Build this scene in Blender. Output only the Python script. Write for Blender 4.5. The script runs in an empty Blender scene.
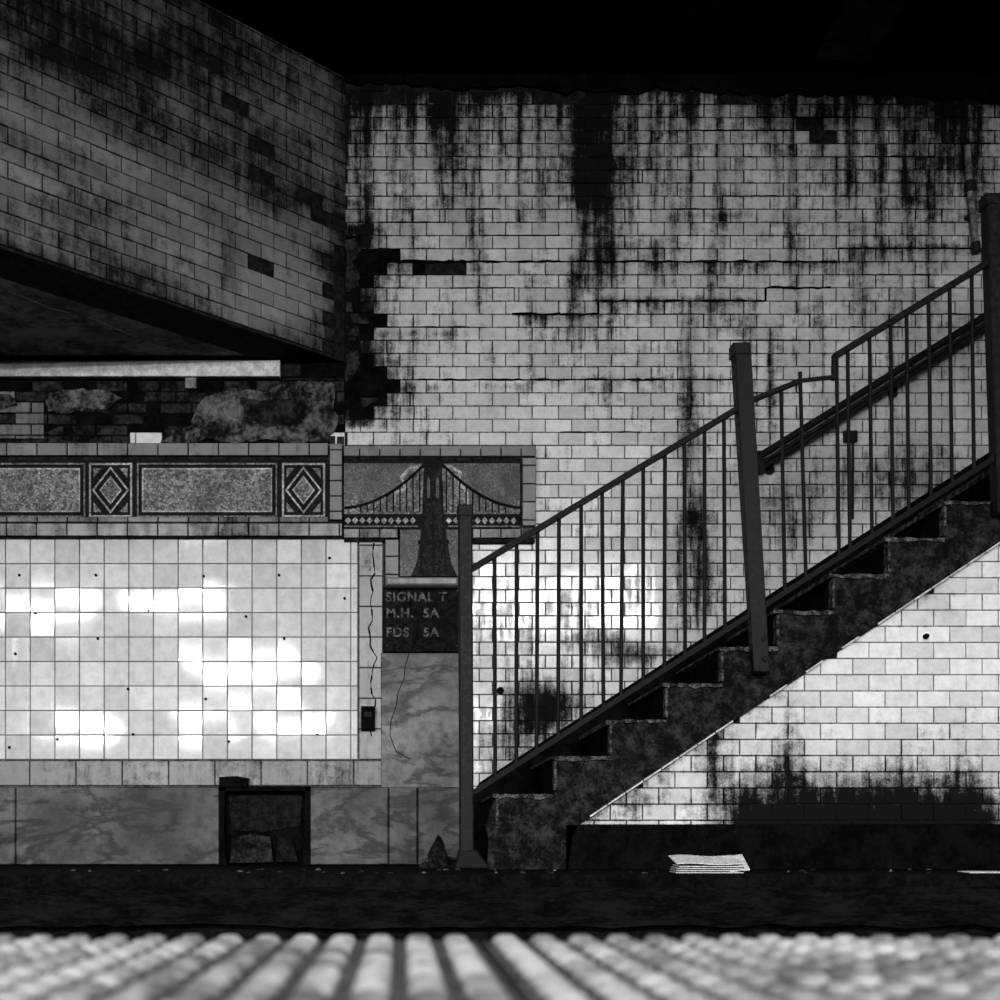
import bpy, bmesh, math, random
import numpy as np
random.seed(7); rng=np.random.default_rng(7)
F=1200.0; CD=6.0; CZ=0.125; CX=400.0; HY=840.0
def X(px,y=0.0): return (px-CX)*(CD+y)/F
def Z(py,y=0.0): return CZ+(HY-py)*(CD+y)/F
def PX(x,y=0.0): return CX+x*F/(CD+y)
def PY(z,y=0.0): return HY-(z-CZ)*F/(CD+y)
_perm=rng.random((256,256))
def vn(x,y):
    xi=math.floor(x); yi=math.floor(y); fx=x-xi; fy=y-yi
    fx=fx*fx*(3-2*fx); fy=fy*fy*(3-2*fy)
    a=_perm[xi%256][yi%256]; b=_perm[(xi+1)%256][yi%256]; c=_perm[xi%256][(yi+1)%256]; d=_perm[(xi+1)%256][(yi+1)%256]
    return (a*(1-fx)+b*fx)*(1-fy)+(c*(1-fx)+d*fx)*fy
def fbm(x,y,o=3):
    s=0;a=.5;t=0
    for i in range(o):
        s+=a*vn(x*2**i+17*i,y*2**i+5*i);t+=a;a*=.5
    return s/t
# ---------- materials
def newmat(n):
    m=bpy.data.materials.new(n); m.use_nodes=True
    nt=m.node_tree; b=nt.nodes['Principled BSDF']; return m,nt,b
def N(nt,t,**k):
    n=nt.nodes.new(t)
    for a,v in k.items(): setattr(n,a,v)
    return n
def coords(nt,sc=(1,1,1),rot=(0,0,0)):
    g=N(nt,'ShaderNodeTexCoord'); m=N(nt,'ShaderNodeMapping'); m.inputs['Scale'].default_value=sc; m.inputs['Rotation'].default_value=rot
    nt.links.new(g.outputs['Object'],m.inputs['Vector']); return m.outputs['Vector']
def noise(nt,scale,detail=4,sc=(1,1,1),rough=.6,dist=0,rot=(0,0,0)):
    n=N(nt,'ShaderNodeTexNoise'); n.inputs['Scale'].default_value=scale; n.inputs['Detail'].default_value=detail
    n.inputs['Roughness'].default_value=rough; n.inputs['Distortion'].default_value=dist
    nt.links.new(coords(nt,sc,rot),n.inputs['Vector']); return n.outputs['Fac']
def math_(nt,op,a,b=None,c=None,clamp=False):
    n=N(nt,'ShaderNodeMath',operation=op); n.use_clamp=clamp
    for i,v in enumerate((a,b,c)):
        if v is None: continue
        if isinstance(v,(int,float)): n.inputs[i].default_value=v
        else: nt.links.new(v,n.inputs[i])
    return n.outputs[0]
def mr(nt,v,a,b,c,d,smooth=True):
    n=N(nt,'ShaderNodeMapRange')
    if smooth: n.interpolation_type='SMOOTHSTEP'
    nt.links.new(v,n.inputs[0])
    for i,q in enumerate((a,b,c,d)): n.inputs[1+i].default_value=q
    return n.outputs[0]
def gray(nt,v):
    n=N(nt,'ShaderNodeCombineColor')
    for i in range(3): nt.links.new(v,n.inputs[i])
    return n.outputs[0]
def bump(nt,b,h,st,dist=.01):
    n=N(nt,'ShaderNodeBump'); n.inputs['Strength'].default_value=st; n.inputs['Distance'].default_value=dist
    nt.links.new(h,n.inputs['Height']); nt.links.new(n.outputs[0],b.inputs['Normal'])
def attr(nt,name):
    a=N(nt,'ShaderNodeAttribute'); a.attribute_name=name; return a.outputs['Fac']
def tile_mat(name,albedo,soot=.006,rough=.22,var=.25,fine=.9,lo=.3,hi=.9,streak=1.0,rsp=.2,spec=.5,dk=.5,bmp=.12,sx=3.2):
    m,nt,b=newmat(name)
    D=attr(nt,'dirt_shade'); R=attr(nt,'rnd')
    n1=noise(nt,20,9,rough=.75); n2=noise(nt,9,6,sc=(sx,sx,.3),rough=.65); n3=noise(nt,120,3); n4=noise(nt,4,5,rough=.6)
    f=math_(nt,'MULTIPLY_ADD',math_(nt,'SUBTRACT',n1,.5),fine,D)
    f=math_(nt,'MULTIPLY_ADD',math_(nt,'SUBTRACT',n2,.5),streak,f)
    f=math_(nt,'MULTIPLY_ADD',math_(nt,'SUBTRACT',n4,.5),fine*.4,f)
    f=math_(nt,'MULTIPLY_ADD',math_(nt,'SUBTRACT',n3,.5),.5,f)
    f=math_(nt,'MULTIPLY_ADD',math_(nt,'SUBTRACT',R,.5),rsp,f)
    fac=mr(nt,f,lo,hi,0,1)
    al=math_(nt,'MULTIPLY_ADD',R,var*albedo*1.0,albedo*(1-var))
    al=math_(nt,'MULTIPLY',al,mr(nt,D,0,.8,1,dk,False))
    al=math_(nt,'MULTIPLY',al,mr(nt,n1,.3,.7,1.08,.8))
    mix=N(nt,'ShaderNodeMix'); nt.links.new(fac,mix.inputs[0]); nt.links.new(al,mix.inputs[2]); mix.inputs[3].default_value=soot
    nt.links.new(gray(nt,mix.outputs[0]),b.inputs['Base Color'])
    nt.links.new(mr(nt,f,lo-.1,hi,rough,.85,False),b.inputs['Roughness'])
    nt.links.new(mr(nt,fac,0,.8,spec,.05,False),b.inputs['Specular IOR Level'])
    if bmp: bump(nt,b,n1,bmp,.004)
    return m
def rough_mat(name,a,b2,scale=14,bs=.6,rough=.9,thr=(.4,.62),dist=.02,sc=(1,1,1),spec=.08):
    m,nt,b=newmat(name)
    n1=noise(nt,scale,8,sc=sc,rough=.7); n2=noise(nt,scale*5,4,sc=sc)
    v=math_(nt,'MULTIPLY_ADD',n2,.3,math_(nt,'MULTIPLY',n1,.7))
    nt.links.new(gray(nt,mr(nt,v,thr[0],thr[1],a,b2)),b.inputs['Base Color'])
    b.inputs['Roughness'].default_value=rough; b.inputs['Specular IOR Level'].default_value=spec
    bump(nt,b,v,bs,dist); return m
def metal_mat(name,a,b2,rough=.5,spec=.15):
    m,nt,b=newmat(name)
    n=noise(nt,45,6,rough=.7)
    nt.links.new(gray(nt,mr(nt,n,.42,.68,a,b2)),b.inputs['Base Color'])
    nt.links.new(mr(nt,n,.4,.65,rough,.85),b.inputs['Roughness']); b.inputs['Specular IOR Level'].default_value=spec
    bump(nt,b,n,.3,.004); return m
def mosaic_mat(name,a,b2,cell=95,spec=.25,grime=(1.1,.5)):
    m,nt,b=newmat(name)
    v=N(nt,'ShaderNodeTexVoronoi'); v.inputs['Scale'].default_value=cell; nt.links.new(coords(nt),v.inputs['Vector'])
    e=N(nt,'ShaderNodeTexVoronoi',feature='DISTANCE_TO_EDGE'); e.inputs['Scale'].default_value=cell; nt.links.new(coords(nt),e.inputs['Vector'])
    s=N(nt,'ShaderNodeSeparateColor'); nt.links.new(v.outputs['Color'],s.inputs[0])
    g=mr(nt,s.outputs[0],0,1,a,b2,False)
    g=math_(nt,'MULTIPLY',g,mr(nt,e.outputs['Distance'],.02,.12,.3,1))
    g=math_(nt,'MULTIPLY',g,mr(nt,noise(nt,9,6),.38,.65,*grime))
    nt.links.new(gray(nt,g),b.inputs['Base Color']); b.inputs['Roughness'].default_value=.55; b.inputs['Specular IOR Level'].default_value=spec
    bump(nt,b,e.outputs['Distance'],.3,.003); return m
def marble_mat(name,a,b2,rot=.6):
    m,nt,b=newmat(name)
    n=noise(nt,1.6,8,sc=(1,1,2.6),rough=.62,dist=.35,rot=(0,rot,0))
    w=math_(nt,'ABSOLUTE',math_(nt,'SUBTRACT',n,.5))
    n2=noise(nt,22,7,rough=.7); n3=noise(nt,2.2,4)
    g=mr(nt,w,0,.05,a,b2)
    g=math_(nt,'MULTIPLY',g,mr(nt,n2,.35,.7,1.15,.5))
    g=math_(nt,'MULTIPLY',g,mr(nt,n3,.35,.65,1.2,.4))
    nt.links.new(gray(nt,g),b.inputs['Base Color']); b.inputs['Roughness'].default_value=.5; b.inputs['Specular IOR Level'].default_value=.25
    bump(nt,b,n2,.08,.004); return m
M={}
M['tile']=tile_mat('glazed_subway_tile',.76,rough=.12,bmp=.04,hi=1.0,streak=1.25,sx=4.5,fine=1.1)
M['tile_s']=tile_mat('spandrel_subway_tile',.9,rough=.3,hi=.9)
M['tile_l']=tile_mat('dim_sooty_subway_tile',.26,rough=.5,var=.3,lo=.2,hi=.95,spec=.15,dk=.4,fine=1.2)  # dark albedo paints in the angled wall's dim light, besides its soot
M['panel']=tile_mat('glazed_square_tile',.80,rough=.055,var=.26,fine=.35,streak=.15,lo=.45,hi=.95,rsp=.1,bmp=0)
M['gtile']=tile_mat('gray_border_tile',.13,rough=.4,var=.4,fine=.8,lo=.35,hi=.95)
M['btile']=tile_mat('light_border_tile',.24,rough=.35,var=.35,fine=.8,lo=.3,hi=.9)
M['mortar']=rough_mat('old_mortar',.003,.02,25,.5)
M['grout']=rough_mat('light_grout',.02,.10,25,.3)
M['black']=rough_mat('soot_black',.0015,.005,10,.4,spec=.02)
M['rubble']=rough_mat('exposed_brick',.002,.035,9,.9,thr=(.42,.64))
M['plaster']=rough_mat('crumbled_plaster',.004,.17,9,.8,thr=(.42,.68))
M['ceil']=rough_mat('sooty_ceiling',.001,.004,6,.5,spec=.01)
M['beam']=rough_mat('sooty_steel',.002,.014,12,.5,spec=.03)
M['soffit']=rough_mat('sooty_soffit',.05,.22,5,.5)
M['ridge']=rough_mat('plaster_ridge',.3,.7,24,.5)
M['white']=rough_mat('painted_strip',.36,.68,20,.2,rough=.5)
M['pipe']=rough_mat('painted_pipe',.05,.25,20,.2,rough=.5)
M['steel']=metal_mat('painted_steel',.005,.021)
M['rail']=metal_mat('dark_iron',.003,.011,.6)
M['conc']=rough_mat('worn_concrete',.003,.045,16,.8,thr=(.43,.70))
M['nose']=rough_mat('worn_step_edge',.01,.20,30,.8,thr=(.44,.68))
M['floor']=rough_mat('grimy_floor',.0015,.007,12,.5,spec=.02)
M['mosaic']=mosaic_mat('mosaic_field',.03,.30)
M['mosaic_d']=mosaic_mat('mosaic_dark',.003,.012,spec=.05)
M['mosaic_t']=mosaic_mat('mosaic_tower',.004,.03,spec=.05)
M['mosaic_m']=mosaic_mat('mosaic_sky',.07,.14)
M['mosaic_w']=mosaic_mat('mosaic_light',.25,.6)
M['marble']=marble_mat('gray_marble',.045,.17,.9)
M['marble_b']=marble_mat('sooty_marble',.014,.08,.5)
M['plate']=rough_mat('sign_plate',.002,.014,30,.4)
M['letter']=rough_mat('sign_letters',.006,.16,28,.2,thr=(.40,.60))
M['paper']=rough_mat('newsprint',.25,.8,40,.3,thr=(.3,.6),sc=(1,1,3))
M['tactile']=rough_mat('tactile_rubber',.01,.06,12,.25,rough=.7,thr=(.35,.62))
M['dome']=rough_mat('tactile_dome',.06,.28,4,.25,rough=.6,thr=(.38,.6))  # paler than the base: lit tops over shaded gaps put into the colour
M['track']=rough_mat('track_bed',.002,.008,9,.8,spec=.02)
M['sleeper']=rough_mat('timber_sleeper',.0015,.008,14,.8,sc=(.5,1,2),spec=.02)
class MB:
    def __init__(s): s.v=[];s.f=[];s.m=[];s.mats=[];s.d=[];s.r=[];s.sm=[]
    def mi(s,k):
        if k not in s.mats: s.mats.append(k)
        return s.mats.index(k)
    def add(s,vs,fs,k,dirt_shade=None,rnd=0.5,smooth=False):
        o=len(s.v); s.v+=[tuple(v) for v in vs]; i=s.mi(k)
        for f in fs: s.f.append(tuple(q+o for q in f)); s.m.append(i); s.sm.append(smooth)
        s.d+= (dirt_shade if dirt_shade is not None else [0.25]*len(vs)); s.r+=[rnd]*len(vs)
    def box(s,x0,x1,y0,y1,z0,z1,k):
        vs=[(x,y,z) for x in(x0,x1) for y in (y0,y1) for z in (z0,z1)]
        s.add(vs,[(0,1,3,2),(4,6,7,5),(0,4,5,1),(2,3,7,6),(0,2,6,4),(1,5,7,3)],k)
    def pbox(s,a,b,c,d,yf,yb,k,bev=0):
        s.prism([(a,b),(c,b),(c,d),(a,d)],yf,yb,k,bev)
    def prism(s,pts,yf,yb,k,bev=0):
        q=[(X(p[0],yf),Z(p[1],yf)) for p in pts]; n=len(q)
        if bev:
            cx=sum(p[0] for p in q)/n; cz=sum(p[1] for p in q)/n
            fr=[(x-math.copysign(min(bev,abs(x-cx)),x-cx),yf,z-math.copysign(min(bev,abs(z-cz)),z-cz)) for x,z in q]
            vs=fr+[(x,yf+bev,z) for x,z in q]+[(x,yb,z) for x,z in q]
            fs=[tuple(range(n)),tuple(range(3*n-1,2*n-1,-1))]
            for L in (0,1): fs+=[(L*n+i,L*n+(i+1)%n,(L+1)*n+(i+1)%n,(L+1)*n+i) for i in range(n)]
        else:
            vs=[(x,yf,z) for x,z in q]+[(x,yb,z) for x,z in q]
            fs=[tuple(range(n)),tuple(range(2*n-1,n-1,-1))]+[(i,(i+1)%n,n+(i+1)%n,n+i) for i in range(n)]
        s.add(vs,fs,k)
    def tube(s,p0,p1,r,k,n=10,r2=None):
        p0=np.array(p0,float);p1=np.array(p1,float);d=p1-p0;d/=np.linalg.norm(d)
        a=np.cross(d,(0,0,1.0))
        if np.linalg.norm(a)<1e-3: a=np.array((1.0,0,0))
        a/=np.linalg.norm(a); b=np.cross(d,a); r2=r if r2 is None else r2
        vs=[p0+r*(math.cos(t)*a+math.sin(t)*b) for t in np.arange(n)*2*math.pi/n]+[p1+r2*(math.cos(t)*a+math.sin(t)*b) for t in np.arange(n)*2*math.pi/n]
        s.add(vs,[(i,(i+1)%n,n+(i+1)%n,n+i) for i in range(n)],k,smooth=True)
        s.add(vs,[tuple(range(n-1,-1,-1)),tuple(range(n,2*n))],k)
    def bar(s,p0,p1,h,t,k):
        x0,y,z0=p0;x1,_,z1=p1; L=math.hypot(x1-x0,z1-z0); nx,nz=-(z1-z0)/L*h/2,(x1-x0)/L*h/2
        vs=[]
        for yy in (y-t/2,y+t/2): vs+=[(x0+nx,yy,z0+nz),(x1+nx,yy,z1+nz),(x1-nx,yy,z1-nz),(x0-nx,yy,z0-nz)]
        s.add(vs,[(0,1,2,3),(7,6,5,4),(0,4,5,1),(1,5,6,2),(2,6,7,3),(3,7,4,0)],k)
    def obj(s,name,parent=None):
        me=bpy.data.meshes.new(name); me.from_pydata(s.v,[],s.f)
        for k in s.mats: me.materials.append(M[k])
        me.polygons.foreach_set('material_index',s.m); me.polygons.foreach_set('use_smooth',s.sm)
        a=me.attributes.new('dirt_shade','FLOAT','POINT'); a.data.foreach_set('value',s.d)  # holds real grime plus the shade painted on the upper back wall
        a=me.attributes.new('rnd','FLOAT','POINT'); a.data.foreach_set('value',s.r)
        bm=bmesh.new(); bm.from_mesh(me); bmesh.ops.recalc_face_normals(bm,faces=bm.faces); bm.to_mesh(me); bm.free()
        me.update()
        o=bpy.data.objects.new(name,me); bpy.context.scene.collection.objects.link(o)
        if parent: o.parent=parent
        return o
def empty(name):
    e=bpy.data.objects.new(name,None); bpy.context.scene.collection.objects.link(e); return e
def tile(mb,fn,u0,v0,u1,v1,k,dirt_shade,nx=4,nz=2,t=.008,ins=.003,tilt=.006,g=.0015,rnd=None,dz=0,ed=.3):
    u0+=g;v0+=g;u1-=g;v1-=g
    a,b=rng.normal(0,tilt,2); uc=(u0+u1)/2; vc=(v0+v1)/2
    W=lambda u,v:t+dz+a*(u-uc)+b*(v-vc)
    vs=[];D=[]
    iu=[u0+ins+(u1-u0-2*ins)*i/nx for i in range(nx+1)]; iv=[v0+ins+(v1-v0-2*ins)*j/nz for j in range(nz+1)]
    for v in iv:
        for u in iu: vs.append(fn(u,v,W(u,v))); D.append(dirt_shade(u,v))
    fs=[(j*(nx+1)+i,j*(nx+1)+i+1,(j+1)*(nx+1)+i+1,(j+1)*(nx+1)+i) for j in range(nz) for i in range(nx)]
    r=rng.random() if rnd is None else rnd
    o=len(vs)
    for (u,v) in ((u0,v0),(u1,v0),(u1,v1),(u0,v1)): vs.append(fn(u,v,W(u,v)-.0025)); D.append(min(1,dirt_shade(u,v)+ed))
    for (u,v) in ((u0,v0),(u1,v0),(u1,v1),(u0,v1)): vs.append(fn(u,v,-.004)); D.append(.9)
    bot=[i for i in range(nx+1)]; rt=[j*(nx+1)+nx for j in range(nz+1)]; tp=[nz*(nx+1)+i for i in range(nx,-1,-1)]; lf=[j*(nx+1) for j in range(nz,-1,-1)]
    for e,(p,q) in zip((bot,rt,tp,lf),((0,1),(1,2),(2,3),(3,0))):
        fs.append(tuple([o+p,o+q]+e[::-1])); fs.append((o+4+p,o+4+q,o+q,o+p))
    mb.add(vs,fs,k,D,r)
def grid(mb,fn,U0,U1,V0,V1,w,h,k,dirt_shade,keep,bond=.5,jit=0,**kw):
    r=math.floor(V0/h)
    while r*h<V1:
        v0=max(V0,r*h);v1=min(V1,(r+1)*h)
        if v1-v0>.012:
            off=bond*w*(r%2); c=math.floor((U0-off)/w)
            while c*w+off<U1:
                u0=max(U0,c*w+off);u1=min(U1,(c+1)*w+off)
                if u1-u0>.015 and keep((u0+u1)/2,(v0+v1)/2): tile(mb,fn,u0,v0,u1,v1,k,dirt_shade,dz=rng.normal(0,jit) if jit else 0,**kw)
                c+=1
        r+=1
# ================= BACK WALL =================
TW,TH=.132,.0655
XL,XR=X(-330),X(1420); ZC=3.935
def blob(px,py,x,y,a,b): return math.exp(-((px-x)/a)**2-((py-y)/b)**2)
streaks=[(583,9,60,260,.55),(597,8,60,280,.55),(610,7,90,270,.48),(574,6,90,200,.36),(442,9,70,190,.55),(432,5,80,150,.45),(455,5,80,230,.4),(470,6,90,260,.36),(690,7,320,540,.44),(681,4,330,700,.36),(700,4,400,640,.34),(745,7,330,480,.4),(770,5,345,420,.5),
 (940,9,85,190,.5),(958,9,85,170,.5),(975,8,90,250,.4),(922,6,90,200,.35),(820,7,110,160,.5),(905,8,90,230,.4),(760,9,80,130,.4),(655,9,255,300,.45),(520,5,90,260,.4),(575,6,260,340,.36),(630,40,250,290,.22),(860,7,230,330,.3),(700,16,500,610,.24),(368,8,80,260,.4),
 (540,5,90,230,.4),(500,4,90,200,.4),(690,7,90,230,.42),(720,5,100,260,.4),(410,6,90,240,.38),(655,6,90,210,.4),(672,4,90,250,.34),(790,5,100,300,.36),(490,5,280,420,.26),(850,6,100,210,.4),(930,5,200,300,.3),(395,5,90,200,.34),(740,4,100,220,.4),(560,6,85,170,.32),(630,6,85,240,.4),(880,5,85,260,.36),(775,4,90,200,.34),(480,4,100,330,.34),(710,4,250,420,.3),(835,4,90,250,.34),
 (530,4,300,430,.25),(610,4,310,420,.28),(640,4,300,400,.22),(450,5,270,400,.2),(820,5,300,420,.22),(800,4,250,330,.26),(890,5,320,420,.25)]
def dback(u,v):
    px=PX(u);py=PY(v); wob=6*(fbm(py/40,px/90)-.5)
    d=.25+.42*(fbm(px/80,py/60)-.42)
    if py<420: d+=.13*(1-py/420)+.03  # weaker light on the upper wall painted in as darker tone
    if px>700 and py<330: d+=.06  # slightly darker at the upper right
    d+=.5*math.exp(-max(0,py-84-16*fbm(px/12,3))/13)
    for x,w,y0,y1,s in streaks:
        if y0-30<py<y1+50 and abs(px-x)<3*w:
            win=min(1,max(0,(py-y0)/20+1))*min(1,max(0,(y1+40-py)/70))
            d+=s*math.exp(-((px-x+wob)/w)**2)*win*(.5+.9*fbm(px/5,py/40))
    d+=.16*blob(px,py,592,170,34,110)+.12*blob(px,py,945,130,50,60)+.1*blob(px,py,445,130,30,60)
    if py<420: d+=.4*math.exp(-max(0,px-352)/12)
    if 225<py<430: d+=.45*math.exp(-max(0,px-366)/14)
    for jy,xa,xb in ((262,640,840),(300,595,760),(375,530,740),(315,512,600),(262,372,470),(215,670,760),(382,400,530),(248,838,985),(330,375,470)):
        if xa<px<xb and 0<py-jy<26: d+=.35*math.exp(-(py-jy)/10)*(.2+1.3*fbm(px/7,jy))
    d+=.85*blob(px,py,548,705,36,24)+.45*blob(px,py,520,750,40,40)+.55*blob(px,py,630,655,45,12)+.35*blob(px,py,590,640,50,8)+.2*blob(px,py,700,560,30,50)+.4*blob(px,py,780,520,45,50)+.4*blob(px,py,900,480,80,35)+.3*blob(px,py,390,385,40,40)
    return d
def kback(u,v):
    px=PX(u);py=PY(v); n=fbm(px/14,py/9,2)
    if py<80+8*(n)+ (px-345)*.022: return False
    if py<104+(px-345)*.02 and n<.33: return False
    if 235<py<425 and px<358+32*math.exp(-((py-262)/16)**2)+22*math.exp(-((py-330)/22)**2)+52*math.exp(-((py-390)/17)**2)+30*(n-.5): return False
    if px<345 and 250<py<432+10*(n-.5): return False
    if px<345 and 425<py<448: return 322<px<346 or 130<px<158
    if px<330 and py>540: return False
    if abs(px-808)<24 and abs(py-130)<7: return False
    if abs(px-820)<10 and abs(py-145)<8: return False
    if abs(px-440)<19 and abs(py-267)<7: return False
    return True
wb=MB()
fnb=lambda u,v,w:(u,-w,v)
wb.box(XL,XR,.0,.25,-.02,ZC+.3,'mortar')
wb.pbox(-330,376,345,446,-.002,0,'black')
wb.pbox(300,236,425,428,-.0025,0,'black')
grid(wb,fnb,X(345),XR,0.0,ZC,TW,TH,'tile',dback,kback,jit=.0008)
grid(wb,fnb,X(130),X(345),Z(447),Z(432),TW,TH,'tile',lambda u,v:.02,kback)
def crack(pts,w=.008,k='black'):
    w*=1.6
    snapped=[]
    for px,py in pts:
        z=round(Z(py)/TH)*TH; snapped.append((X(px),z))
    for (xa,za),(xb,zb) in zip(snapped,snapped[1:]):
        n=max(2,int(abs(xb-xa)/.03)); top=[];bot=[]
        for i in range(n+1):
            x=xa+(xb-xa)*i/n; a=w*(.1+.9*rng.random()); a2=w*(.1+.9*rng.random()); top.append((x,za+a*.6)); bot.append((x,za-a2*.6))
        vs=[(x,-.0105,z) for x,z in top]+[(x,-.0105,z) for x,z in bot]+[(x,0,z) for x,z in top]+[(x,0,z) for x,z in bot]
        m=n+1
        wb.add(vs,[(i,i+1,m+i+1,m+i) for i in range(n)]+[(i,i+1,2*m+i+1,2*m+i) for i in range(n)]+[(m+i,m+i+1,3*m+i+1,3*m+i) for i in range(n)],k)
        if abs(zb-za)>1e-4: wb.box(xb-w*.35,xb+w*.35,-.0105,0,min(za,zb),max(za,zb),k)
crack([(425,262),(560,262),(650,262),(655,268),(720,262),(835,262)],.010)
crack([(835,262),(838,248),(985,248)],.006)
crack([(512,315),(560,315),(590,309),(598,300),(655,300),(760,300),(765,285),(830,285)],.010)
crack([(415,382),(530,382),(533,374),(640,374),(645,382),(735,382)],.008)
crack([(670,215),(720,215),(722,200),(800,200)],.005)
crack([(372,262),(425,262)],.012); crack([(375,330),(470,330)],.006)
crack([(380,225),(440,225),(445,210),(500,210)],.005)
crack([(850,330),(900,330),(905,315),(985,315)],.006); crack([(560,430),(640,430)],.005); crack([(860,160),(930,160),(934,146),(990,146)],.006)
crack([(440,165),(520,165)],.005);crack([(700,130),(790,130),(793,118),(850,118)],.006);crack([(600,345),(680,345)],.004)
crack([(403,380),(406,390),(412,398),(410,410),(414,420)],.006)
crack([(480,240),(560,240)],.004);crack([(690,405),(740,405)],.004);crack([(560,190),(640,190),(642,177),(680,177)],.005);crack([(450,290),(510,290),(514,303)],.004)
crack([(730,345),(800,345)],.005);crack([(640,320),(700,320),(703,333),(740,333)],.004);crack([(390,150),(430,150)],.005);crack([(860,275),(930,275)],.005)
grid(wb,fnb,X(-330),X(345),Z(446),Z(378),.16,.055,'rubble',lambda u,v:.5,lambda u,v:rng.random()>.2,jit=.004,t=.006,tilt=.04,g=.004)
grid(wb,fnb,X(-330),X(45),Z(440),Z(392),.16,.055,'gtile',lambda u,v:.45,lambda u,v:rng.random()>.45,jit=.002,t=.014)
grid(wb,fnb,X(345),X(420),Z(430),Z(236),.10,.06,'rubble',lambda u,v:.5,lambda u,v:not kback(u,v) and rng.random()>.5,jit=.002,t=.003,tilt=.04,g=.004)
# angular slabs of render still clinging on: each outline broken into short chipped segments
def slab(pts,k,w):
    out=[]
    for (x0,y0),(x1,y1) in zip(pts,pts[1:]+pts[:1]):
        L=math.hypot(x1-x0,y1-y0); n=max(1,int(L/5))
        for i in range(n):
            t=i/n; j=1.6 if i else .5
            out.append((x0+(x1-x0)*t+rng.uniform(-j,j),y0+(y1-y0)*t+rng.uniform(-j,j)))
    wb.prism(out,-w,0,k)
slab([(50,392),(78,389),(110,391),(122,398),(108,410),(88,408),(70,414),(48,411),(44,400)],'plaster',.018)
slab([(206,396),(232,388),(262,392),(288,383),(322,380),(336,386),(334,404),(338,420),(328,440),(296,444),(262,439),(236,443),(206,438),(190,426),(196,410)],'plaster',.022)
slab([(240,398),(270,401),(300,396),(312,410),(300,424),(268,428),(244,418)],'rubble',.024)
slab([(165,428),(200,425),(208,436),(196,443),(160,443)],'plaster',.018)
slab([(-60,392),(10,395),(18,406),(-10,412),(-60,410)],'plaster',.018)
slab([(346,240),(356,238),(362,250),(352,262),(360,276),(351,292),(346,292)],'rubble',.012)
slab([(346,330),(356,338),(350,350),(360,362),(352,380),(346,382)],'rubble',.012)
lip=[(345,50)]+[(x, 77+(x-345)*.024+9*fbm(x/9,4)+14*max(0,fbm(x/30,9)-.5)) for x in range(345,1425,6)]+[(1420,50)]
wb.prism(lip,-.022,0,'black')
wb.obj('wall_back')
# ================= ANGLED UPPER LEFT WALL + SOFFIT =================
ZS=Z(360)
A0=np.array((X(345),0.0)); A1=np.array((X(0,-1.16),-1.16)); dirv=(A1-A0)/np.linalg.norm(A1-A0); nv=np.array((-dirv[1],dirv[0]))
if nv[1]>0: nv=-nv
LW=3.6
def fnl(u,v,w): p=A0+dirv*(-u)+nv*w; return (p[0],p[1],v)
def scrn(u,v):
    p=fnl(u,v,0); return PX(p[0],p[1]),PY(p[2],p[1])
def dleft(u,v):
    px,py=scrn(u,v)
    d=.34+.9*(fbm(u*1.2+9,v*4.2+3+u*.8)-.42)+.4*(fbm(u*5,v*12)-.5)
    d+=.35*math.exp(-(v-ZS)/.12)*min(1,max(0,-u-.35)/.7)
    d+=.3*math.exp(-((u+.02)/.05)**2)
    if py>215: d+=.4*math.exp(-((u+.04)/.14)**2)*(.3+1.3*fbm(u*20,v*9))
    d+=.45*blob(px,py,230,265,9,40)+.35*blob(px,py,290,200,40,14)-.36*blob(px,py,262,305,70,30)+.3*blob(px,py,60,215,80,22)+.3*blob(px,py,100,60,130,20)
    d+=.3*max(0,(v-3.1))  # darker towards the top
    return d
def kleft(u,v):
    px,py=scrn(u,v); n=fbm(u*14,v*20,2)
    if px>314+30*n and 225<py<380: return False
    if n<.27 and 230<px<330 and 165<py<240: return False
    if n<.17: return False
    return True
wl=MB()
c=[fnl(0,0,0),fnl(-LW,0,0),fnl(-LW,0,-.25),fnl(0,0,-.25)]
vs=[(p[0],p[1],z) for z in (ZS-.012,ZC+.3) for p in c]
wl.add(vs,[(0,1,2,3),(4,5,6,7),(0,1,5,4),(1,2,6,5),(2,3,7,6),(3,0,4,7)],'mortar')
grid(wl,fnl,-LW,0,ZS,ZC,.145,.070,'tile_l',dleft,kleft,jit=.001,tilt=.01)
wl.obj('wall_left')
sf=MB()
p0=fnl(0,0,-.005);p1=fnl(-LW,0,-.005)
vs=[(p0[0],-.001,ZS),(p1[0],p1[1],ZS),(p1[0],-.001,ZS),(p0[0],-.001,ZS+.08),(p1[0],p1[1],ZS+.08),(p1[0],-.001,ZS+.08)]
sf.add(vs,[(0,1,2),(3,5,4),(0,3,4,1),(1,4,5,2),(2,5,3,0)],'soffit')
def wl_(u,off,a,f):
    p=fnl(u,0,-off-a*(fbm(u*f,off*9)-.5)); return (p[0],p[1],ZS-.001)
for seg in range(70):
    u=-.2-seg*.04
    sf.tube(wl_(u,.10,.10,3),wl_(u-.04,.10,.10,3),.007,'ridge',6)
    if seg>12 and seg%9<7: sf.tube(wl_(u,.4,.25,2.5),wl_(u-.04,.4,.25,2.5),.004,'ridge',6)
sf.obj('soffit')
t=MB(); t.pbox(-330,360,280,376,-.05,-.012,'white',.003); t.pbox(185,377,196,388,-.03,0,'pipe',.003); t.obj('trim_1')
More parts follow.
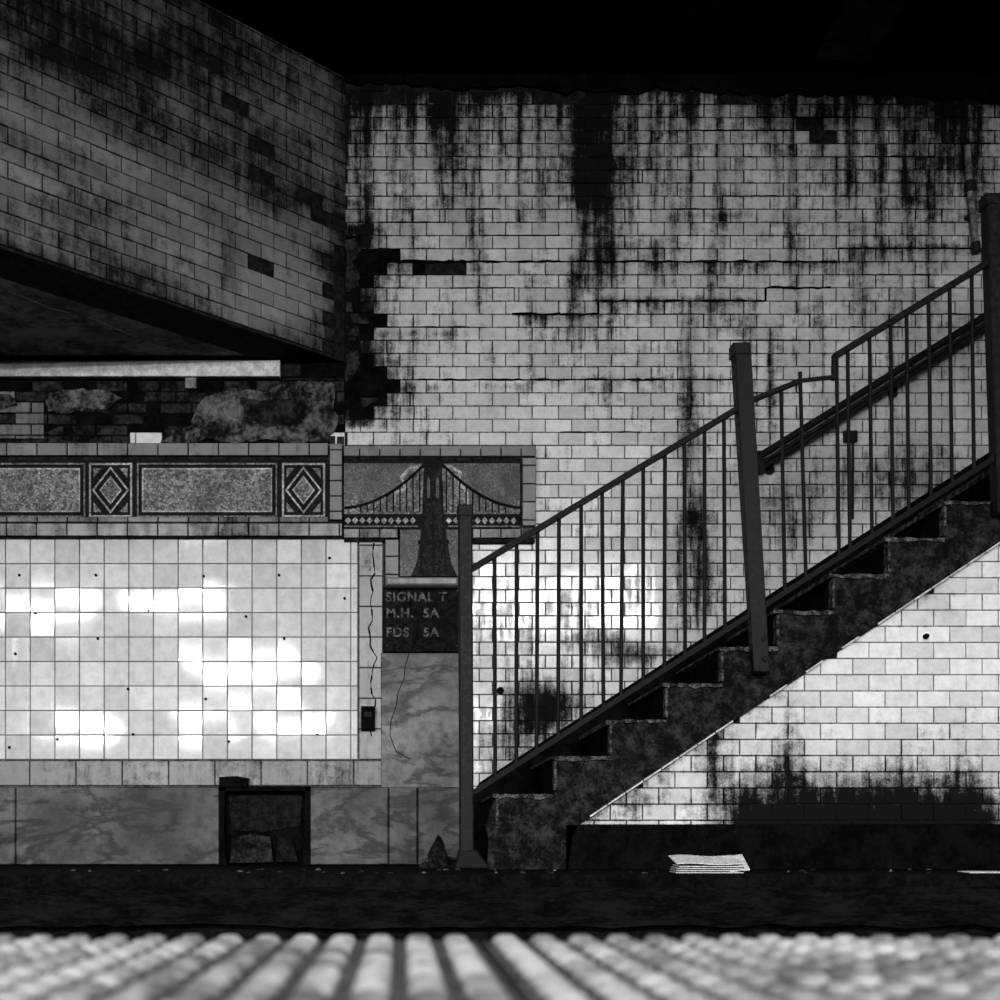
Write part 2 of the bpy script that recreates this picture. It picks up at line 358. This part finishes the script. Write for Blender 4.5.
# ================= GLAZED SQUARE-TILE PANEL =================
gp=MB()
gp.pbox(-330,540,383,788,-.03,0,'grout')
S=.1225
def dpan(u,v):
    px=PX(u);py=PY(v)
    d=.10+.2*(fbm(px/50,py/50)-.3)+.25*math.exp(-(py-542)/14)
    return d+.3*blob(px,py,18,650,4,60)
z0=Z(760);z1=Z(541)
ns=9
hh=(z1-z0)/ns
fp2=lambda u,v,w:(u,-.03-w,v+z0)
grid(gp,fp2,X(-330),X(358),0,z1-z0,S,hh,'panel',(lambda u,v:dpan(u,v+z0)),lambda u,v:True,bond=0,nx=3,nz=3,tilt=.006,g=.0015,ed=.4)
grid(gp,lambda u,v,w:(u,-.03-w,v+Z(786)),X(-330),X(382),0,Z(761)-Z(786),.23,.2,'btile',lambda u,v:.34+.3*(fbm(u*3,v*4)-.5),lambda u,v:True,bond=0)
grid(gp,lambda u,v,w:(u+X(359),-.032-w,v+z0),0,X(383)-X(359),0,z1-z0,.2,.152,'btile',lambda u,v:.2+.4*(fbm(u*9,v*5)-.5),lambda u,v:True,bond=0)
for px,py in [(22,577),(98,577),(205,578),(280,577),(38,615),(100,640),(150,612),(247,618),(330,560),(18,655),(130,690),(207,700),(285,640),(60,740),(135,735),(230,742),(318,735),(345,600),(12,748)]:
    gp.tube((X(px),-.045,Z(py)),(X(px),-.03,Z(py)),.007,'black',8)
ca=[(371+7*(fbm(y/22,1)-.5)*2+2*rng.random(),y) for y in range(545,740,6)]
for a,b in zip(ca,ca[1:]):
    gp.bar((X(a[0]),-.0415,Z(a[1])),(X(b[0]),-.0415,Z(b[1])),.003+.006*rng.random(),.004,'black')
gp.obj('glazed_tile_panel')
sb=MB(); sb.pbox(361,706,375,730,-.075,-.036,'black',.006); sb.pbox(364,712,372,717,-.082,-.07,'rail'); sb.obj('switch_box')
# ================= FRIEZE =================
fr=empty('mosaic_frieze')
b=MB()
b.pbox(-330,447,343,540,-.035,0,'mortar')
def strip(mb,x0,y0,x1,y1,tw,k,w,d=.35,seed=0):
    h=Z(y0)-Z(y1)
    zz=Z(y1)
    grid(mb,lambda u,v,q:(u,-w-q,v+zz),X(x0),X(x1),0,h,tw,h+.001,k,lambda u,v:d+.4*(fbm(u*6+seed,v*5)-.5),lambda u,v:True,bond=0,g=.0015)
strip(b,-330,446,329,459,.15,'gtile',.045,.3)
strip(b,-330,526,343,539,.15,'btile',.05,.42,4)
strip(b,-330,519,329,525,.15,'gtile',.04,.4,9)
def vstrip(mb,x0,y0,x1,y1,th,k,w,d=.35):
    grid(mb,lambda u,v,q:(u+X(x0),-w-q,v),0,X(x1)-X(x0),Z(y1),Z(y0),1.0,th,k,lambda u,v:d+.4*(fbm(u*6,v*5)-.5),lambda u,v:True,bond=0)
vstrip(b,330,447,343,523,.0762,'gtile',.05,.25)
b.obj('border_tiles',fr)
b=MB()
b.pbox(-330,460,329,518,-.038,-.03,'mosaic_d')
def panel(x0,x1):
    b.pbox(x0,463,x1,517,-.044,-.03,'mosaic'); b.pbox(x0+1.5,464.5,x1-1.5,515.5,-.046,-.03,'mosaic_d'); b.pbox(x0+5,468,x1-5,512,-.047,-.03,'mosaic_w'); b.pbox(x0+6.5,469.5,x1-6.5,510.5,-.049,-.03,'mosaic')
def diamond(x0,x1):
    cx=(x0+x1)/2; cy=490
    b.pbox(x0+1,463,x1-1,517,-.044,-.03,'mosaic_w'); b.pbox(x0+3,465,x1-3,515,-.046,-.03,'mosaic_d')
    for r,w,k in ((20.5,.048,'mosaic_w'),(18,.050,'mosaic_d'),(12.5,.052,'mosaic_w'),(10.5,.053,'mosaic')):
        b.prism([(cx-r*.9,cy),(cx,cy-r*1.15),(cx+r*.9,cy),(cx,cy+r*1.15)],-w,-.03,k)
    for sx in(-1,1):
        for sy in(-1,1):
            b.prism([(cx+sx*17,cy+sy*22),(cx+sx*9,cy+sy*22),(cx+sx*17,cy+sy*12)],-.048,-.03,'mosaic')
diamond(88,133);diamond(281,326);panel(137,277);panel(-60,85);diamond(-108,-64);panel(-254,-112)
b.obj('mosaic_panels',fr)
# ================= BRIDGE MOSAIC =================
bp=empty('bridge_mosaic')
b=MB()
b.pbox(344,449,535,542,-.045,0,'mortar'); b.pbox(384,530,472,588,-.045,0,'mortar')
strip(b,344,449,535,460,.1,'gtile',.05,.2); strip(b,344,530,398,541,.1,'btile',.05,.4);strip(b,472,530,535,541,.1,'btile',.05,.4)
vstrip(b,521,461,535,529,.09,'gtile',.05,.15); vstrip(b,385,542,399,588,.09,'gtile',.05,.2)
b.obj('frame_tiles',bp)
b=MB()
b.pbox(344,461,520,529,-.052,-.04,'mosaic_m'); b.pbox(400,529,471,576,-.052,-.04,'mosaic_m')
b.pbox(344,461,520,463,-.055,-.04,'mosaic_d')
cl=[(392,508),(394,492),(404,488),(400,476),(410,466),(424,464),(442,464),(452,465),(462,472),(460,482),(468,490),(470,508)]
b.prism(cl,-.054,-.04,'mosaic_w')
cl2=[(394.5,508),(396.5,494),(406.5,490),(402.5,478),(412,468.5),(424,466.5),(442,466.5),(450,467.5),(459.5,474),(457.5,484),(465.5,492),(467.5,508)]
b.prism(cl2,-.056,-.04,'mosaic')
b.prism([(344,508),(356,496),(372,504),(384,492),(394,506),(470,508),(484,498),(498,506),(520,500),(520,516),(344,516)],-.057,-.04,'mosaic')
b.prism([(425,464),(441,464),(442,470),(444,515),(447,540),(451,562),(457,576),(411,576),(417,562),(420,540),(422,515),(424,470)],-.062,-.04,'mosaic_t')
for x in(428.5,437.5): b.prism([(x-1.6,498),(x-1.6,481),(x,476),(x+1.6,481),(x+1.6,498)],-.063,-.04,'mosaic_m')
for x in (424,433,442): b.prism([(x-.8,504),(x+.8,504),(x+2+(x-433)*.4,574),(x-1+(x-433)*.4,574)],-.0635,-.04,'mosaic_d')
b.pbox(422,463,444,467,-.065,-.04,'mosaic_d'); b.pbox(418,540,449,543,-.065,-.04,'mosaic_d')
def cab(x):
    if x<424: return 511-43*((x-344)/80)**1.9
    return 511-43*((522-x)/80)**1.9
for rng_ in ((345,423),(443,520)):
    xs=np.linspace(rng_[0],rng_[1],14)
    for x0,x1 in zip(xs,xs[1:]):
        b.tube((X(x0),-.058,Z(cab(x0))),(X(x1),-.058,Z(cab(x1))),.007,'mosaic_d',6)
    for x in np.arange(rng_[0]+3,rng_[1],6.5):
        if cab(x)<510: b.tube((X(x),-.058,Z(cab(x))),(X(x),-.058,Z(515)),.0035,'mosaic_d',6)
b.pbox(344,514,520,529,-.06,-.04,'mosaic_d')
for x in np.arange(348,520,7.2):
    if not 418<x<448: b.prism([(x-3,520.5),(x,517),(x+3,520.5),(x,524)],-.062,-.04,'mosaic_w')
b.pbox(344,525.5,418,527,-.062,-.04,'mosaic');b.pbox(448,525.5,520,527,-.062,-.04,'mosaic')
b.obj('mosaic_picture',bp)
sh=MB(); sh.pbox(386,577,458,585,-.085,0,'btile',.008); sh.pbox(383,585,460,588,-.07,0,'steel',.004); sh.obj('ledge',bp)
# ================= SIGN =================
sg=empty('signal_sign'); b=MB(); b.pbox(383,590,460,652,-.07,0,'plate',.005)
for x in(387,456):
    for y in(594,648): b.tube((X(x),-.074,Z(y)),(X(x),-.068,Z(y)),.006,'steel',8)
b.obj('sign_plate',sg)
for i,(s,y) in enumerate([("SIGNAL T",604),("M.H.  5A",620),("FDS   5A",639)]):
    cu=bpy.data.curves.new('lettering_%d'%(i+1),'FONT'); cu.body=s; cu.size=.064; cu.extrude=.0015; cu.space_character=1.12; cu.offset=.0018
    cu.materials.append(M['letter']); o=bpy.data.objects.new('lettering_%d'%(i+1),cu); bpy.context.scene.collection.objects.link(o)
    o.rotation_euler=(math.pi/2,0,0); o.location=(X(386),-.0715,Z(y)); o.parent=sg
# ================= MARBLE =================
b=MB(); b.pbox(381,653,463,788,-.055,0,'marble',.004)
mc=[(409,655),(405,668),(404,680),(398,694),(396,708),(391,722),(390,736),(396,752),(410,760)]
for a,c2 in zip(mc,mc[1:]): b.bar((X(a[0]),-.056,Z(a[1])),(X(c2[0]),-.056,Z(c2[1])),.004,.003,'mortar')
b.obj('marble_pilaster')
b=MB()
for x0,x1 in [(-330,-150),(-149,15),(16,219),(310,388),(389,417),(418,463)]: b.pbox(x0,787,x1,864.5,-.06,0,'marble_b',.004)
b.obj('baseboard_back')
b=MB()
b.prism([(219,777),(236,776),(248,778),(247,787),(219,787)],-.09,0,'black')
b.pbox(219,787,310,865,-.012,0,'black')
b.prism([(219,787),(225,787),(224,830),(227,865),(219,865)],-.072,0,'black'); b.prism([(305,787),(310,787),(310,865),(303,865),(304,830)],-.072,0,'black'); b.pbox(219,786,310,791,-.072,0,'black')
b.prism([(232,838),(250,834),(270,837),(273,862),(230,863)],-.045,0,'conc'); b.prism([(229,796),(268,795),(302,796),(300,826),(262,832),(231,830)],-.02,0,'plate')
b.prism([(278,836),(292,840),(298,862),(276,862)],-.05,0,'plate')
b.obj('utility_box_recess')
# ================= STAIR =================
YS=-.8
steps=[(497,795)]+[(555+55.7*i,757-36.4*i) for i in range(0,13)]
prof=[(487,869.5),(489,840),(486,826),(490,812),(497,795)]
for i,(x,y) in enumerate(steps):
    if i>0: prof.append((x,steps[i-1][1])); prof.append((x,y))
xe=steps[-1][0]+56; ye=steps[-1][1]; prof.append((xe,ye))
lowline=lambda x:825-(x-578)*.668
st=empty('staircase')
b=MB()
low=[(xe,lowline(xe)),(578,825),(572,838),(568,869.5)]
b.prism(prof+low,-.83,-.79,'conc')
b.obj('stringer',st)
b=MB(); q=[(x,y) for x,y in prof]+[(xe,869.5)]
pts=[(X(x,-.83),Z(y,-.83)) for x,y in q]; n=len(pts)
b.add([(x,-.79,z) for x,z in pts]+[(x,-.02,z) for x,z in pts],[tuple(range(n)),tuple(range(2*n-1,n-1,-1))]+[(i,(i+1)%n,n+(i+1)%n,n+i) for i in range(n)],'floor')
b.obj('stair_body',st)
b=MB()
for i,(x,y) in enumerate(steps):
    x1=x+55.7
    xa,xb=X(x-4,-.84),X(x1,-.84); za,zb=Z(y+2.8,-.84),Z(y-1.0,-.84)
    m=9; top=[(xa+(xb-xa)*j/m, zb+rng.uniform(-.004,.003)) for j in range(m+1)]; bot=[(xa+(xb-xa)*j/m, za+rng.uniform(-.008,.006)) for j in range(m,-1,-1)]
    ring=top+bot; nn=len(ring)
    b.add([(p,-.84,z) for p,z in ring]+[(p,-.03,z) for p,z in ring],[tuple(range(nn)),tuple(range(2*nn-1,nn-1,-1))]+[(j,(j+1)%nn,nn+(j+1)%nn,nn+j) for j in range(nn)],'nose')
    b.box(X(x-1,-.836),X(x+1.6,-.836),-.836,-.79,Z(y+33,-.836),Z(y+4,-.836),'nose')
b.obj('treads',st)
b=MB()
def dtri(u,v):
    px=PX(u,YS);py=PY(v,YS)
    d=.03+.16*(fbm(px/60,py/60)-.3)
    amp=.28+.9*min(1,max(0,(px-705)/50))*min(1,max(.45,(1030-px)/60))
    h=max(0,824-py)
    d+=amp*math.exp(-(h/(42+26*fbm(px/30,1)))**1.4)*1.05
    d+=.45*blob(px,py,712,765,12,42)+.35*blob(px,py,790,740,12,60)+.25*blob(px,py,930,600,30,20)+.2*blob(px,py,670,800,50,10)
    d+=.18*math.exp(-((py-lowline(px))/9)**2)*(.4+fbm(px/12,py/12))
    if 620<px<780: d+=.25*math.exp(-((py-lowline(px)-10)/20)**2)*(.3+1.2*fbm(px/15,py/15))
    return d
pp=[(578,825),(xe,lowline(xe)),(xe,825)]
b.prism(pp,YS,YS+.01,'mortar')
grid(b,lambda u,v,w:(u,YS-w,v),X(560,YS),X(xe,YS),Z(825,YS),Z(300,YS),.14,.07,'tile_s',dtri,lambda u,v:PY(v,YS)>lowline(PX(u,YS))-11 and PX(u,YS)>572+ (825-PY(v,YS))*1.2,jit=.0008)
b.pbox(566,825,xe,869,-.83,-.79,'black')
# thin pale render line where the tiling is pointed up to the stringer
for x in np.arange(590,1180,18):
    if rng.random()<.8: b.bar((X(x,-.832),-.832,Z(lowline(x)-.5,-.832)),(X(x+17,-.832),-.832,Z(lowline(x+17)-.5,-.832)),.007,.004,'white')
b.obj('spandrel_tiles',st)
b=MB()
yk=-.05
sk=[(470,800),(480,782),(xe+60,782-(xe+60-480)*.648),(xe+60,782-(xe-480)*.648+120),(560,860),(470,864)]
b.prism(sk,yk,-.014,'black'); b.obj('skirting',st)
# ================= RAILING =================
YR=-.87
rl=empty('stair_railing'); b=MB()
P=lambda px,py,y=YR:(X(px,y),y,Z(py,y))
topl=lambda x:568-(x-474)*(568-408)/(738-474)
botl=lambda x:788-(x-480)*.642
def rail(a,c,h=.03,t=.035,k='rail'): b.bar(P(*a),P(*c),h,t,k)
rail((470,570),(742,406),.022,.04); rail((748,402),(800,381),.018,.035); rail((798,381),(834,377),.013,.02)
rail((474,792),(1180,botl(1180)),.022,.03)
rail((834,357),(992,260),.024,.04); rail((992,260),(1180,146),.024,.04)
b.tube(P(834,357),P(834,380),.012,'rail')
for x in [495,516,537,559,581,603,622,643,664,684,704,725]:
    o1,o2=rng.uniform(-1.2,1.2,2); b.tube(P(x+o1,topl(x)),P(x+o2,botl(x)),.0085,'rail',8)
for x in [783]: b.tube(P(x-2,388),P(x+2,botl(x)),.0085,'rail',8)
b.tube(P(800,372),P(806,botl(806)),.0085,'rail',8)
for x in [838,849,871,892,908,930,951,973,1012,1033,1055,1077,1099,1121]:
    b.tube(P(x-1.5,357-(x-834)*.612),P(x+1,botl(x)),.0085,'rail',8)
b.obj('rails_and_balusters',rl)
b=MB()
def post(xt,yt,xb,yb,w,cap=True):
    hw=w/2
    pts=[(xt-hw,yt),(xt+hw,yt),(xb+hw,yb),(xb-hw,yb)]
    b.prism(pts,YR-.035,YR+.03,'steel',.006)
    if cap: b.prism([(xt-hw-1,yt-3),(xt+hw+1,yt-3),(xt+hw+1,yt+9),(xt-hw-1,yt+9)],YR-.04,YR+.032,'steel',.006)
post(465.5,507,467,869,14); b.prism([(455,868.8),(459,850),(477,850),(490,868.8)],YR-.05,YR+.045,'rail',.006)
post(742,345,763,672,15); post(995,195,1006,512,15)
for x,y in((761,640),(762,660),(1004,480),(1005,500)): b.tube((X(x,YR),YR-.045,Z(y,YR)),(X(x,YR),YR-.03,Z(y,YR)),.012,'rail',6)
b.obj('posts',rl)
b=MB(); yh=-.10
for dy,r,k in ((0,.018,'rail'),(8,.009,'steel'),(13,.012,'rail')):
    b.tube((X(760,yh),yh,Z(456+dy,yh)),(X(1150,yh),yh,Z(456+dy-390*.622,yh)),r,k)
b.bar((X(757,yh),yh,Z(452,yh)),(X(762,yh),yh,Z(474,yh)),.025,.04,'rail')
for x in (775,900,1030,1130):
    y=458-(x-760)*.622+6
    b.tube((X(x,yh),yh,Z(y,yh)),(X(x,yh),-.012,Z(y+10,yh)),.010,'rail'); b.tube((X(x,yh),-.02,Z(y+10,yh)),(X(x,yh),-.012,Z(y+10,yh)),.025,'rail')
b.obj('wall_handrail')
b=MB(); yp=-.035
b.tube((X(964),yp,Z(150)),(X(966),yp,Z(190)),.016,'pipe'); b.tube((X(966),yp,Z(190)),(X(973),yp,Z(252)),.016,'pipe'); b.tube((X(966),yp,Z(185)),(X(967),yp,Z(196)),.022,'steel'); b.tube((X(972),yp,Z(246)),(X(973.5),yp,Z(256)),.022,'steel')
for y in(155,220): b.tube((X(965),yp,Z(y)),(X(965),-.012,Z(y)),.012,'steel')
b.obj('conduit_pipe')
b=MB()
b.pbox(845,430,858,441,-.04,-.014,'rail',.004); b.tube((X(851),-.025,Z(441)),(X(851),-.025,Z(520)),.006,'rail'); b.obj('junction_box')
b=MB(); b.tube((X(924,YS),YS-.03,Z(637,YS)),(X(924,YS),YS-.012,Z(637,YS)),.011,'black'); b.obj('anchor_bolt')
b=MB(); b.tube((X(500),-.025,Z(691)),(X(500),-.012,Z(691)),.018,'black'); b.obj('anchor_bolt')
# ================= FLOORS =================
YE=-1.65
b=MB(); b.box(XL,XR,YE,.25,-1.3,-.001,'floor'); b.obj('floor')
b=MB()
n=240; top=[];bot=[]
for i in range(n+1):
    x=XL+(XR-XL)*i/n; top.append((x,-.04-.012*fbm(x*9,2))); bot.append((x,-.17-.03*fbm(x*6,5)))
vs=[(x,YE-.03,z) for x,z in top]+[(x,YE-.04,z) for x,z in bot]+[(x,YE,z) for x,z in top]+[(x,YE,z) for x,z in bot]; m=n+1
b.add(vs,[(i,i+1,m+i+1,m+i) for i in range(n)]+[(i,i+1,2*m+i+1,2*m+i) for i in range(n)]+[(m+i,m+i+1,3*m+i+1,3*m+i) for i in range(n)],'sleeper')
b.obj('rubbing_board')
b=MB(); b.box(XL,XR,-4.5,YE,-1.35,-1.28,'track')
for x in np.arange(XL+.2,XR,.6): b.box(x,x+.2,-4.2,YE-.3,-1.28,-1.2,'sleeper')
for y in (-3.75,-2.32):
    b.box(XL,XR,y-.07,y+.07,-1.2,-1.18,'rail'); b.box(XL,XR,y-.01,y+.01,-1.18,-1.06,'rail'); b.box(XL,XR,y-.035,y+.035,-1.06,-1.02,'steel')
b.obj('railway_track')
YN=-4.52
b=MB(); b.box(-9,9,-26,YN,-1.3,-.012,'floor'); b.obj('platform')
b=MB()
tx0=-1.73
for ti in range(6):
    x0=tx0+ti*.61+.002; x1=x0+.602
    b.box(x0,x1,-5.45,YN+.004,-.012,0,'tactile')
    nxd=13
    for i in range(nxd):
        for j in range(15):
            x=x0+.026+i*(x1-x0-.052)/(nxd-1); y=YN-.022-j*.060
            r0=.0165;n=12
            rings=[(r0,0),(r0*.93,.004),(r0*.75,.0075),(r0*.5,.0095)]
            vs=[(x+r*math.cos(t),y+r*math.sin(t),h) for r,h in rings for t in np.arange(n)*2*math.pi/n]
            b.add(vs,[(L*n+k,L*n+(k+1)%n,(L+1)*n+(k+1)%n,(L+1)*n+k) for L in(0,1,2) for k in range(n)]+[tuple(range(3*n,4*n))],'dome',smooth=True)
b.obj('tactile_paving')
# ================= CEILING =================
b=MB(); b.box(-9,9,-26,.25,ZC+.005,ZC+.25,'ceil')
b.obj('ceiling')
for x in (2.0,3.6,5.2):
    b=MB(); xc=x
    b.box(xc-.12,xc+.12,-7,-.6,ZC-.30,ZC-.27,'beam'); b.box(xc-.015,xc+.015,-7,-.6,ZC-.27,ZC-.02,'beam'); b.box(xc-.12,xc+.12,-7,-.6,ZC-.02,ZC+.005,'beam')
    b.obj('ceiling_beam')
# ================= SMALL THINGS =================
b=MB()
def sheet(x0,x1,y0,y1,z0,zf,k='paper',rot=0):
    n=14;vs=[];T=.0025
    for L in (0,T):
        for j in range(3):
            for i in range(n+1):
                u=i/n;v=j/2; x=x0+(x1-x0)*u; y=y0+(y1-y0)*v
                vs.append((x+rot*(y-y0),y,z0+L+zf(u,v)))
    m=(n+1)*3; fs=[]
    for L in (0,m):
        fs+=[(L+j*(n+1)+i,L+j*(n+1)+i+1,L+(j+1)*(n+1)+i+1,L+(j+1)*(n+1)+i) for j in range(2) for i in range(n)]
    ring=list(range(n+1))+[2*n+1,3*n+2]+list(range(3*n+1,2*n+1,-1))+[n+1]
    fs+=[(ring[i],ring[(i+1)%len(ring)],m+ring[(i+1)%len(ring)],m+ring[i]) for i in range(len(ring))]
    b.add(vs,fs,k)
yn=-1.5;xa=X(676,yn);xb=X(746,yn)
for i in range(4):
    sheet(xa+.004*i*rng.random(),xb-.03*rng.random(),yn,yn+.2,.001+i*.0075,lambda u,v:.004*abs(math.sin(5*u))*v+.001*i*v,rot=.1)
sheet(xa+.005,xb-.01,yn+.01,yn+.2,.030,lambda u,v:.004+.028*v+.003*math.sin(7*u),rot=.05)
sheet(xb-.06,xb+.015,yn+.0,yn+.16,.004,lambda u,v:.055*v+.008*u,rot=.1)
b.obj('newspaper')
b=MB(); sheet(X(970,yn),X(1010,yn),yn,yn+.1,.001,lambda u,v:.003*v); b.obj('paper_scrap')
def lump(mb,x,y,r,h,k):
    n=9; vs=[(x,y,h)]
    for L,(rr,zz) in enumerate(((.55,.85),(1,.4),(1.05,0))):
        for i in range(n):
            a=i*2*math.pi/n; q=r*rr*(.75+.5*rng.random()); vs.append((x+q*math.cos(a),y+q*math.sin(a)*.8,h*zz*(.8+.3*rng.random())))
    fs=[(0,1+i,1+(i+1)%n) for i in range(n)]+[(1+L*n+i,1+L*n+(i+1)%n,1+(L+1)*n+(i+1)%n,1+(L+1)*n+i) for L in(0,1) for i in range(n)]
    mb.add(vs,fs,k)
b=MB(); lump(b,X(438,-.5),-.5,.045,.15,'conc'); lump(b,X(448,-.5),-.45,.06,.05,'conc'); lump(b,X(425,-.6),-.6,.03,.03,'rubble')
for i in range(60):
    x=rng.uniform(40,980)
    if 660<x<760: continue
    lump(b,X(x,-1),rng.uniform(-1.6,-.95),rng.uniform(.005,.014),rng.uniform(.003,.010),rng.choice(['conc','plaster']))
b.obj('rubble')
# ================= LAMPS =================
def lamp(x,L,z,p,tilt,ln=1.2,spread=118):
    e=empty('fluorescent_lamp'); e.location=(x,-L,z)
    ld=bpy.data.lights.new('tube_light','AREA'); ld.shape='RECTANGLE'; ld.size=ln; ld.size_y=.10; ld.energy=p; ld.color=(1,1,1); ld.spread=math.radians(spread)
    o=bpy.data.objects.new('tube_light',ld); bpy.context.scene.collection.objects.link(o); o.parent=e; o.rotation_euler=(math.radians(tilt),0,0)
    m=MB(); m.box(-ln/2-.03,ln/2+.03,-.07,.07,.03,.09,'steel')
    for sx in(-1,1): m.tube((sx*ln*.4,0,.08),(sx*ln*.4,0,ZC-z+.003),.008,'rail',6)
    m.obj('housing',e)
for x in (-4.1,-2.6,1.3,2.5): lamp(x,8,2.9,108,49,1.1)
for x in (-3.0,-2.0): lamp(x,13.6,2.95,145,49,.8)
for x in (-7.5,-4.5,-2.5,2): lamp(x,22,2.9,200,49,1.2)
w=bpy.data.worlds.new('w'); bpy.context.scene.world=w; w.use_nodes=True
w.node_tree.nodes['Background'].inputs[0].default_value=(.5,.5,.5,1); w.node_tree.nodes['Background'].inputs[1].default_value=.006
cam=bpy.data.cameras.new('camera'); co=bpy.data.objects.new('camera',cam); bpy.context.scene.collection.objects.link(co)
co.location=(0,-CD,CZ); co.rotation_euler=(math.pi/2,0,0); cam.sensor_width=36; cam.lens=43.2
cam.shift_x=.1; cam.shift_y=.34; cam.clip_start=.05
cam.dof.use_dof=True; cam.dof.focus_distance=5.6; cam.dof.aperture_fstop=4
bpy.context.scene.camera=co
bpy.context.scene.view_settings.view_transform='Standard'
